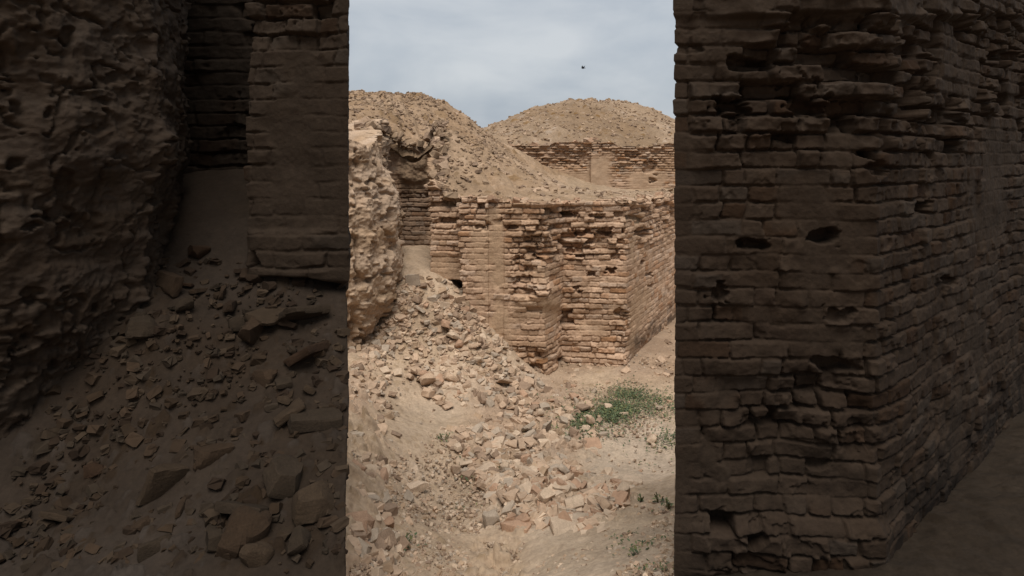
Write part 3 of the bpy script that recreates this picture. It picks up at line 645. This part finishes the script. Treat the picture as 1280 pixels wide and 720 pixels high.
# smaller rubble nobody could count: one mesh per site
def scatter(name, N, gen, fnz, size, tones, mat, dark=1.0, kind='stuff', label=None):
    temp = []
    for k in ('half brick', 'brick wedge', 'rounded brick lump', 'thin brick slab'):
        r = np.random.default_rng(5); n = 3
        base = np.array([(x, y, z) for z in (-1, 0, 1) for y in (-1, 0, 1) for x in (-1, 0, 1) if max(abs(x), abs(y), abs(z)) == 1], float) * .5
        temp.append(k)
    cubeV = np.array([(x, y, z) for x in (-.5, .5) for y in (-.5, .5) for z in (-.5, .5)])
    # a chamfered block: 24 verts
    vs = []
    for v in cubeV:
        for a in range(3):
            w = v.copy(); w[a] *= .62; vs.append(w)
    vs = np.array(vs)
    import bmesh
    bm = bmesh.new()
    for v in vs: bm.verts.new(v)
    r_ = bmesh.ops.convex_hull(bm, input=bm.verts[:]); bmesh.ops.triangulate(bm, faces=bm.faces[:])
    bm.verts.index_update(); tv = np.array([v.co[:] for v in bm.verts]); tf = np.array([[l.vert.index for l in f.loops] for f in bm.faces]); bm.free()
    x, y = gen(N); N = len(x)
    sz = size[0] + (size[1] - size[0]) * rng.random(N) ** 2.8
    z = fnz(x, y)
    dims = np.stack([np.ones(N), rng.uniform(.5, .95, N), rng.uniform(.28, .7, N)], 1) * sz[:, None]
    an = rng.uniform(0, 6.283, N); ax = rng.normal(0, .35, N); ay = rng.normal(0, .35, N)
    jit = 1 + rng.normal(0, .13, (N, len(tv), 3))
    v = tv[None] * jit * dims[:, None]
    ca, sa = np.cos(ax), np.sin(ax); v = np.stack([v[..., 0], v[..., 1] * ca[:, None] - v[..., 2] * sa[:, None], v[..., 1] * sa[:, None] + v[..., 2] * ca[:, None]], -1)
    ca, sa = np.cos(ay), np.sin(ay); v = np.stack([v[..., 0] * ca[:, None] + v[..., 2] * sa[:, None], v[..., 1], -v[..., 0] * sa[:, None] + v[..., 2] * ca[:, None]], -1)
    ca, sa = np.cos(an), np.sin(an); v = np.stack([v[..., 0] * ca[:, None] - v[..., 1] * sa[:, None], v[..., 0] * sa[:, None] + v[..., 1] * ca[:, None], v[..., 2]], -1)
    v += np.stack([x, y, z + dims[:, 2] * .22], 1)[:, None]
    T = np.array([TONES[t] for t in tones]); c = T[rng.integers(0, len(T), N)] * rng.uniform(.85, 1.12, (N, 1)) * dark * (np.array([1.1, .98, .86]) if dark < .2 else 1)
    F_ = (tf[None] + (np.arange(N) * len(tv))[:, None, None]).reshape(-1, 3)
    o = mesh_from(name, v, F_, np.repeat(c, len(tv), 0), mat, smooth=False)
    return tag(o, label, kind=kind)
def px_gen(polys, fn):
    def gen(N):
        xs, ys = [], []
        tot = sum(w for _, w in polys)
        Yr = np.arange(1.5, 13, .01)
        for poly, w in polys:
            p = np.array(poly, float); k = int(N * w / tot); got = 0
            while got < k:
                q = np.c_[rng.uniform(p[:, 0].min(), p[:, 0].max(), 4 * k), rng.uniform(p[:, 1].min(), p[:, 1].max(), 4 * k)]
                q = q[inside(q[:, 0], q[:, 1], poly)][:k - got]; q = q + rng.normal(0, 1, q.shape) * np.array([9, 6]); q[:, 0] = np.where(np.array(poly)[:, 0].max() < 436, np.minimum(q[:, 0], 428), np.clip(q[:, 0], 440, 900)); q[:, 1] = np.clip(q[:, 1], 330, 760)
                Zr = ZC - (q[:, 1:2] - HY) / F * Yr; Xr = (q[:, 0:1] - 640) / F * Yr
                d = Zr - fn(Xr, np.broadcast_to(Yr, Xr.shape)); j = np.argmax(d < 0, 1)
                xs.append(Xr[np.arange(len(q)), j]); ys.append(Yr[j]); got += len(q)
        return np.concatenate(xs), np.concatenate(ys)
    return gen
heap = [(z[1], z[2]) for z in zones]
scatter('rubble', 3300, px_gen([([(538, 352), (566, 360), (606, 404), (634, 440), (600, 440), (560, 400)], 2.2), ([(490, 350), (560, 375), (632, 440), (690, 480), (650, 510), (540, 500), (500, 420)], 5), ([(560, 540), (650, 505), (745, 500), (740, 560), (700, 590), (600, 610)], 4),
                               ([(441, 436), (482, 446), (490, 560), (496, 719), (441, 719)], 2.6), ([(690, 470), (842, 412), (842, 470), (740, 490)], .5), ([(441, 415), (486, 400), (505, 345), (512, 380), (492, 450), (441, 460)], 2.2)], _gf), _gf, (.02, .12), ['sandy', 'sandy', 'sandy', 'clay', 'dark brown', 'greyish', 'pale'], M_STUFF)
scatter('rubble', 900, px_gen([([(590, 595), (700, 575), (800, 600), (740, 668), (640, 650)], 5)], _gf), _gf, (.02, .13), ['pale', 'pale', 'sandy', 'sandy', 'reddish', 'greyish'], M_STUFF)
scatter('gravel', 11000, px_gen([([(441, 430), (842, 470), (842, 719), (441, 719)], 5), ([(480, 540), (640, 560), (600, 719), (500, 719)], 6), ([(690, 470), (842, 490), (842, 540), (690, 545)], 4), ([(700, 462), (785, 458), (842, 405), (842, 480), (700, 480)], 1.5), ([(560, 655), (700, 660), (842, 690), (842, 719), (560, 719)], 3), ([(441, 500), (490, 560), (500, 719), (441, 719)], 4), ([(660, 690), (842, 610), (842, 719), (640, 719)], 3)], _gf),
        _gf, (.006, .036), ['pale', 'sandy', 'clay', 'dark brown', 'greyish'], M_STUFF)
scatter('rubble', 1500, px_gen([([(150, 330), (300, 300), (432, 390), (432, 705), (2, 712), (4, 640)], 1)], _tf), _tf, (.008, .06), ['pale', 'sandy', 'clay', 'dark brown', 'greyish'], M_STUFF, dark=DARKF)  # small bits dimmed along with the added slope
def hill_gen(N):
    x = rng.uniform(-4.5, 3.5, N * 4); y = rng.uniform(8.6, 17, N * 4)
    ok = inside(x, y, hpoly) & (rng.random(N * 4) < sstep(2.4, 3.0, hR(x, y)) * .7 + .3) & (fbm(x, y, f=.8, o=3, seed=77) + rng.normal(0, .6, N * 4) > -.1)
    return x[ok][:N], y[ok][:N]
scatter('rubble', 7500, hill_gen, lambda x, y: hill_z(x, y)[0], (.006, .095), ['sandy', 'clay', 'clay', 'dark brown', 'clay'], M_STUFF, dark=.84)
def rim_gen(line, jx):
    def gen(N):
        p = np.array(line, float); d = np.hypot(*np.diff(p, axis=0).T); c = np.r_[0, np.cumsum(d)]
        t = rng.uniform(0, c[-1], N)
        return np.interp(t, c, p[:, 0]) + rng.normal(0, jx, N), np.interp(t, c, p[:, 1]) + rng.normal(0, jx, N)
    return gen
scatter('rubble', 230, rim_gen([(-2.3, 9.6), (-2.4, 10.3), (-1.9, 10.84), (-1.6, 10.9), (-1.28, 10.84), (-1.15, 10.0), (-1.09, 9.3), (-.8, 9.2)], .05), lambda x, y: hR(x, y) - .04, (.04, .24), ['sandy', 'clay', 'clay', 'dark brown'], M_STUFF, dark=.9)
scatter('rubble', 330, rim_gen([(-.95, 9.24), (-.62, 9.22), (-.62, 8.98), (-.06, 8.98), (.42, 8.88), (.72, 9.42), (1.66, 9.33), (2.97, 11.85)], .06), lambda x, y: hR(x, y) - .01, (.02, .16), ['sandy', 'sandy', 'clay', 'reddish'], M_STUFF, dark=.95)
scatter('rubble', 260, rim_gen([(-1, 22.42), (2.7, 22.38), (9, 22.45)], .06), lambda x, y: hill2_full(x, y)[0], (.05, .30), ['sandy', 'clay', 'reddish', 'dark brown'], M_STUFF, dark=.85)
def hill2_gen(N):
    x = rng.uniform(-2, 10, N * 2); y = rng.uniform(22.5, 29.4, N * 2)
    ok = .5 * fbm(x, y, f=.4, o=3, seed=78) + rng.normal(0, .6, N * 2) > -.05
    return x[ok][:N], y[ok][:N]
scatter('rubble', 3800, hill2_gen, lambda x, y: hill2_full(x, y)[0] - .01, (.015, .15), ['sandy', 'clay', 'clay', 'dark brown'], M_STUFF, dark=.9)

# ================================================================ green weeds
def leaf_mat():
    m = bpy.data.materials.new('weed_leaf'); m.use_nodes = True; nt = m.node_tree; b = nt.nodes['Principled BSDF']
    a = nt.nodes.new('ShaderNodeAttribute'); a.attribute_name = 'col'; nt.links.new(a.outputs['Color'], b.inputs['Base Color'])
    b.inputs['Roughness'].default_value = .7; b.inputs['Specular IOR Level'].default_value = .2
    return m
M_LEAF = leaf_mat()
def leaves(name, x, y, z, hmax, size, parent=None):
    N = len(x)
    an = rng.uniform(0, 6.283, N); el = rng.uniform(-.2, .7, N); s = size * rng.uniform(.6, 1.3, N)
    d = np.stack([np.cos(an) * np.cos(el), np.sin(an) * np.cos(el), np.sin(el)], 1)
    w = np.stack([-np.sin(an), np.cos(an), 0 * an], 1)
    p = np.stack([x, y, z + hmax * rng.random(N) ** 1.5], 1)
    up = np.stack([0 * an, 0 * an, np.ones(N)], 1)
    v = np.stack([p, p + d * s[:, None] * .5 + w * s[:, None] * .28 + up * s[:, None] * .06, p + d * s[:, None], p + d * s[:, None] * .5 - w * s[:, None] * .28 + up * s[:, None] * .06], 1)
    c = np.array([.066, .088, .044]) * rng.uniform(.55, 1.5, (N, 1)) + rng.uniform(0, 1, (N, 1)) ** 4 * np.array([.10, .07, .015])
    return mesh_from(name, v, np.arange(4 * N).reshape(-1, 4), np.repeat(c, 4, 0), M_LEAF, parent, smooth=False)
patches = [([(752, 512), (768, 507), (787, 512), (784, 518), (760, 521), (752, 519)], 10), ([(738, 520), (758, 518), (762, 525), (754, 534), (741, 530)], 9), ([(722, 523), (740, 522), (740, 533), (728, 534)], 3),
           ([(774, 490), (798, 486), (801, 500), (786, 503), (774, 496)], 6), ([(790, 499), (815, 500), (842, 508), (842, 522), (822, 512), (795, 508)], 6), ([(705, 530), (724, 527), (746, 541), (730, 546), (706, 540)], 2.5),
           ([(828, 549), (842, 547), (842, 555), (832, 555)], 1.6), ([(768, 496), (786, 504), (776, 512), (760, 508)], 2)]
x, y = px_gen(patches, _gf)(11000)
keep = fbm(x, y, f=5, o=4, seed=88) + rng.normal(0, .12, len(x)) > -.12
x, y = x[keep], y[keep]; wide = rng.random(len(x)) < .3; x = x + rng.normal(0, 1, len(x)) * np.where(wide, .26, .07); y = y + rng.normal(0, 1, len(x)) * np.where(wide, .20, .07)
tag(leaves('ground_cover', x, y, _gf(x, y) + .010, .022, .030), kind='stuff')
# straw-green specks of dry growth between the bricks
x, y = px_gen([([(740, 525), (842, 530), (842, 590), (770, 600), (720, 560)], 3), ([(560, 575), (640, 560), (640, 620), (580, 640)], 1.5), ([(760, 660), (842, 640), (842, 719), (770, 719)], 2)], _gf)(900)
keep = fbm(x, y, f=7, o=3, seed=89) > .22
tag(leaves('weeds', x[keep], y[keep], _gf(x[keep], y[keep]) + .012, .018, .022), kind='stuff')
def weed(px_, py_, n, spread, h, label):
    X0, Y0, z0 = ray_ground(px_, py_, _gf)
    t = tag(empty('weed', (X0, Y0, z0)), label, 'weed', 'small weeds on the bare ground')
    lx, ly = rng.normal(0, spread, n), rng.normal(0, spread, n)
    leaves('foliage', lx, ly, 0 * lx, h, .035, t)
    st_ = []; q = []
    for i in range(5):
        a = rng.uniform(0, 6.28); b = np.array([np.cos(a), np.sin(a)]) * spread * 1.2; k = len(st_)
        w = .003
        for p in ((0, 0, -.02), (b[0], b[1], h)):
            for c in ((-w, -w), (w, -w), (w, w), (-w, w)): st_.append((p[0] + c[0], p[1] + c[1], p[2]))
        for e in range(4): q.append((k + e, k + (e + 1) % 4, k + 4 + (e + 1) % 4, k + 4 + e))
    mesh_from('stem', np.array(st_), np.array(q), np.tile([.10, .09, .04], (len(st_), 1)), M_LEAF, t, smooth=False)
for a in [(824, 629, 26, .03, .07, 'leafy green weed on the pale bank, biggest there'), (836, 635, 16, .025, .05, 'small green weed right of the biggest bank weed'), (801, 628, 12, .018, .05, 'tiny green weed left of the biggest bank weed'),
          (506, 681, 34, .045, .05, 'low green weed on the left path edge near the bottom'), (800, 695, 30, .05, .04, 'dark straggly weed low on the pale bank'), (584, 600, 18, .035, .05, 'sparse weed left of the front heap'), (556, 549, 22, .05, .05, 'sparse weed beside the upper rubble scatter')]: weed(*a)

# ================================================================ bird
bx, by, bz = (729 - 640) / F * 45, 45, ZC + (HY - 85) / F * 45
t = tag(empty('bird', (bx, by, bz)), 'small dark bird flying alone in the grey sky', 'bird')
M_BIRD = earth_mat('bird_feathers', source='rgb', base=(.012, .012, .016), fine=20, vary=.2)
nb, na = 14, 10
sx = np.linspace(-1, 1, nb); rad = np.interp(sx, [-1, -.75, -.3, .3, .62, .8, 1], [.06, .035, .075, .085, .055, .05, .004])
V = [];
for i in range(nb):
    for j in range(na):
        a = j / na * 6.2832; V.append((sx[i] * .19, rad[i] * np.cos(a) * .8 * (2.2 if i == 0 else 1), rad[i] * np.sin(a) * (.3 if i == 0 else .9) + .03 * max(0, sx[i] - .5)))
Q = [(i * na + j, i * na + (j + 1) % na, (i + 1) * na + (j + 1) % na, (i + 1) * na + j) for i in range(nb - 1) for j in range(na)]
b_ = mesh_from('body', np.array(V), np.array(Q), None, M_BIRD, t)
for sgn, lift in ((-1, .9), (1, .25)):
    V = []; m = 8
    for i in range(m):
        f = i / (m - 1); ch_ = .13 * (1 - f ** 2.2) + .015; yv = sgn * (.04 + .30 * f * math.cos(lift)); zv = .02 + .34 * f * math.sin(lift)
        for th in (.008, -.008):
            V += [(.05 + ch_ * .5 - .10 * f * f, yv, zv + th * (1 - f)), (.05 - ch_ * .5 - .14 * f * f, yv, zv + th * (1 - f) * .4)]
    Q = []
    for i in range(m - 1):
        k = 4 * i; Q += [(k, k + 1, k + 5, k + 4), (k + 2, k + 6, k + 7, k + 3), (k, k + 4, k + 6, k + 2), (k + 1, k + 3, k + 7, k + 5)]
    mesh_from('wing', np.array(V), np.array(Q), None, M_BIRD, t)
t.rotation_euler = (.2, 0, 2.6); t.scale = (.8,) * 3

# ================================================================ light, sky, camera
SUN_EL, SUN_AZ = math.radians(65), math.radians(181)      # azimuth clockwise from +Y: behind the viewer's right shoulder
w = bpy.data.worlds.new('World'); S.world = w; w.use_nodes = True
nt = w.node_tree; N = nt.nodes; L = nt.links
bg = N['Background']; bg.inputs['Strength'].default_value = .1
sky = N.new('ShaderNodeTexSky'); sky.sky_type = 'NISHITA'; sky.sun_disc = False
sky.sun_elevation = SUN_EL; sky.sun_rotation = SUN_AZ; sky.dust_density = 3; sky.air_density = 1.2
tc = N.new('ShaderNodeTexCoord')
mp = N.new('ShaderNodeMapping'); mp.inputs['Scale'].default_value = (1, 1, 2.2); L.new(tc.outputs['Generated'], mp.inputs['Vector'])
ns = N.new('ShaderNodeTexNoise'); ns.inputs['Scale'].default_value = 3.6; ns.inputs['Detail'].default_value = 5; ns.inputs['Roughness'].default_value = .5; ns.inputs['Distortion'].default_value = .3
L.new(mp.outputs[0], ns.inputs['Vector'])
cr = N.new('ShaderNodeValToRGB'); e = cr.color_ramp.elements
e[0].position = .36; e[0].color = (4.1, 4.65, 5.35, 1); e[1].position = .66; e[1].color = (6.5, 6.8, 7.1, 1)
L.new(ns.outputs['Fac'], cr.inputs[0])
mx = N.new('ShaderNodeMix'); mx.data_type = 'RGBA'; mx.inputs['Factor'].default_value = .88
L.new(sky.outputs[0], mx.inputs['A']); L.new(cr.outputs[0], mx.inputs['B']); L.new(mx.outputs['Result'], bg.inputs['Color'])
sl = bpy.data.lights.new('sun', 'SUN'); sl.energy = 3.8; sl.angle = math.radians(38); sl.color = (1, .955, .89)
so = bpy.data.objects.new('sun', sl); COL.objects.link(so)
so.rotation_euler = (math.pi / 2 - SUN_EL, 0, math.pi - SUN_AZ); so.location = (4, -6, 12)
cam = bpy.data.cameras.new('camera'); co = bpy.data.objects.new('camera', cam); COL.objects.link(co)
co.location = (0, 0, ZC); co.rotation_euler = (math.pi / 2, 0, 0)
cam.sensor_width = 36; cam.lens = F / 1280 * 36; cam.shift_y = (HY - 360) / 1280; cam.clip_end = 2000; cam.clip_start = .05
S.camera = co
S.view_settings.view_transform = 'Standard'; S.view_settings.look = 'None'; S.view_settings.exposure = 0; S.view_settings.gamma = 1
S.cycles.max_bounces = 5; S.cycles.diffuse_bounces = 3
S.cycles.use_denoising = True
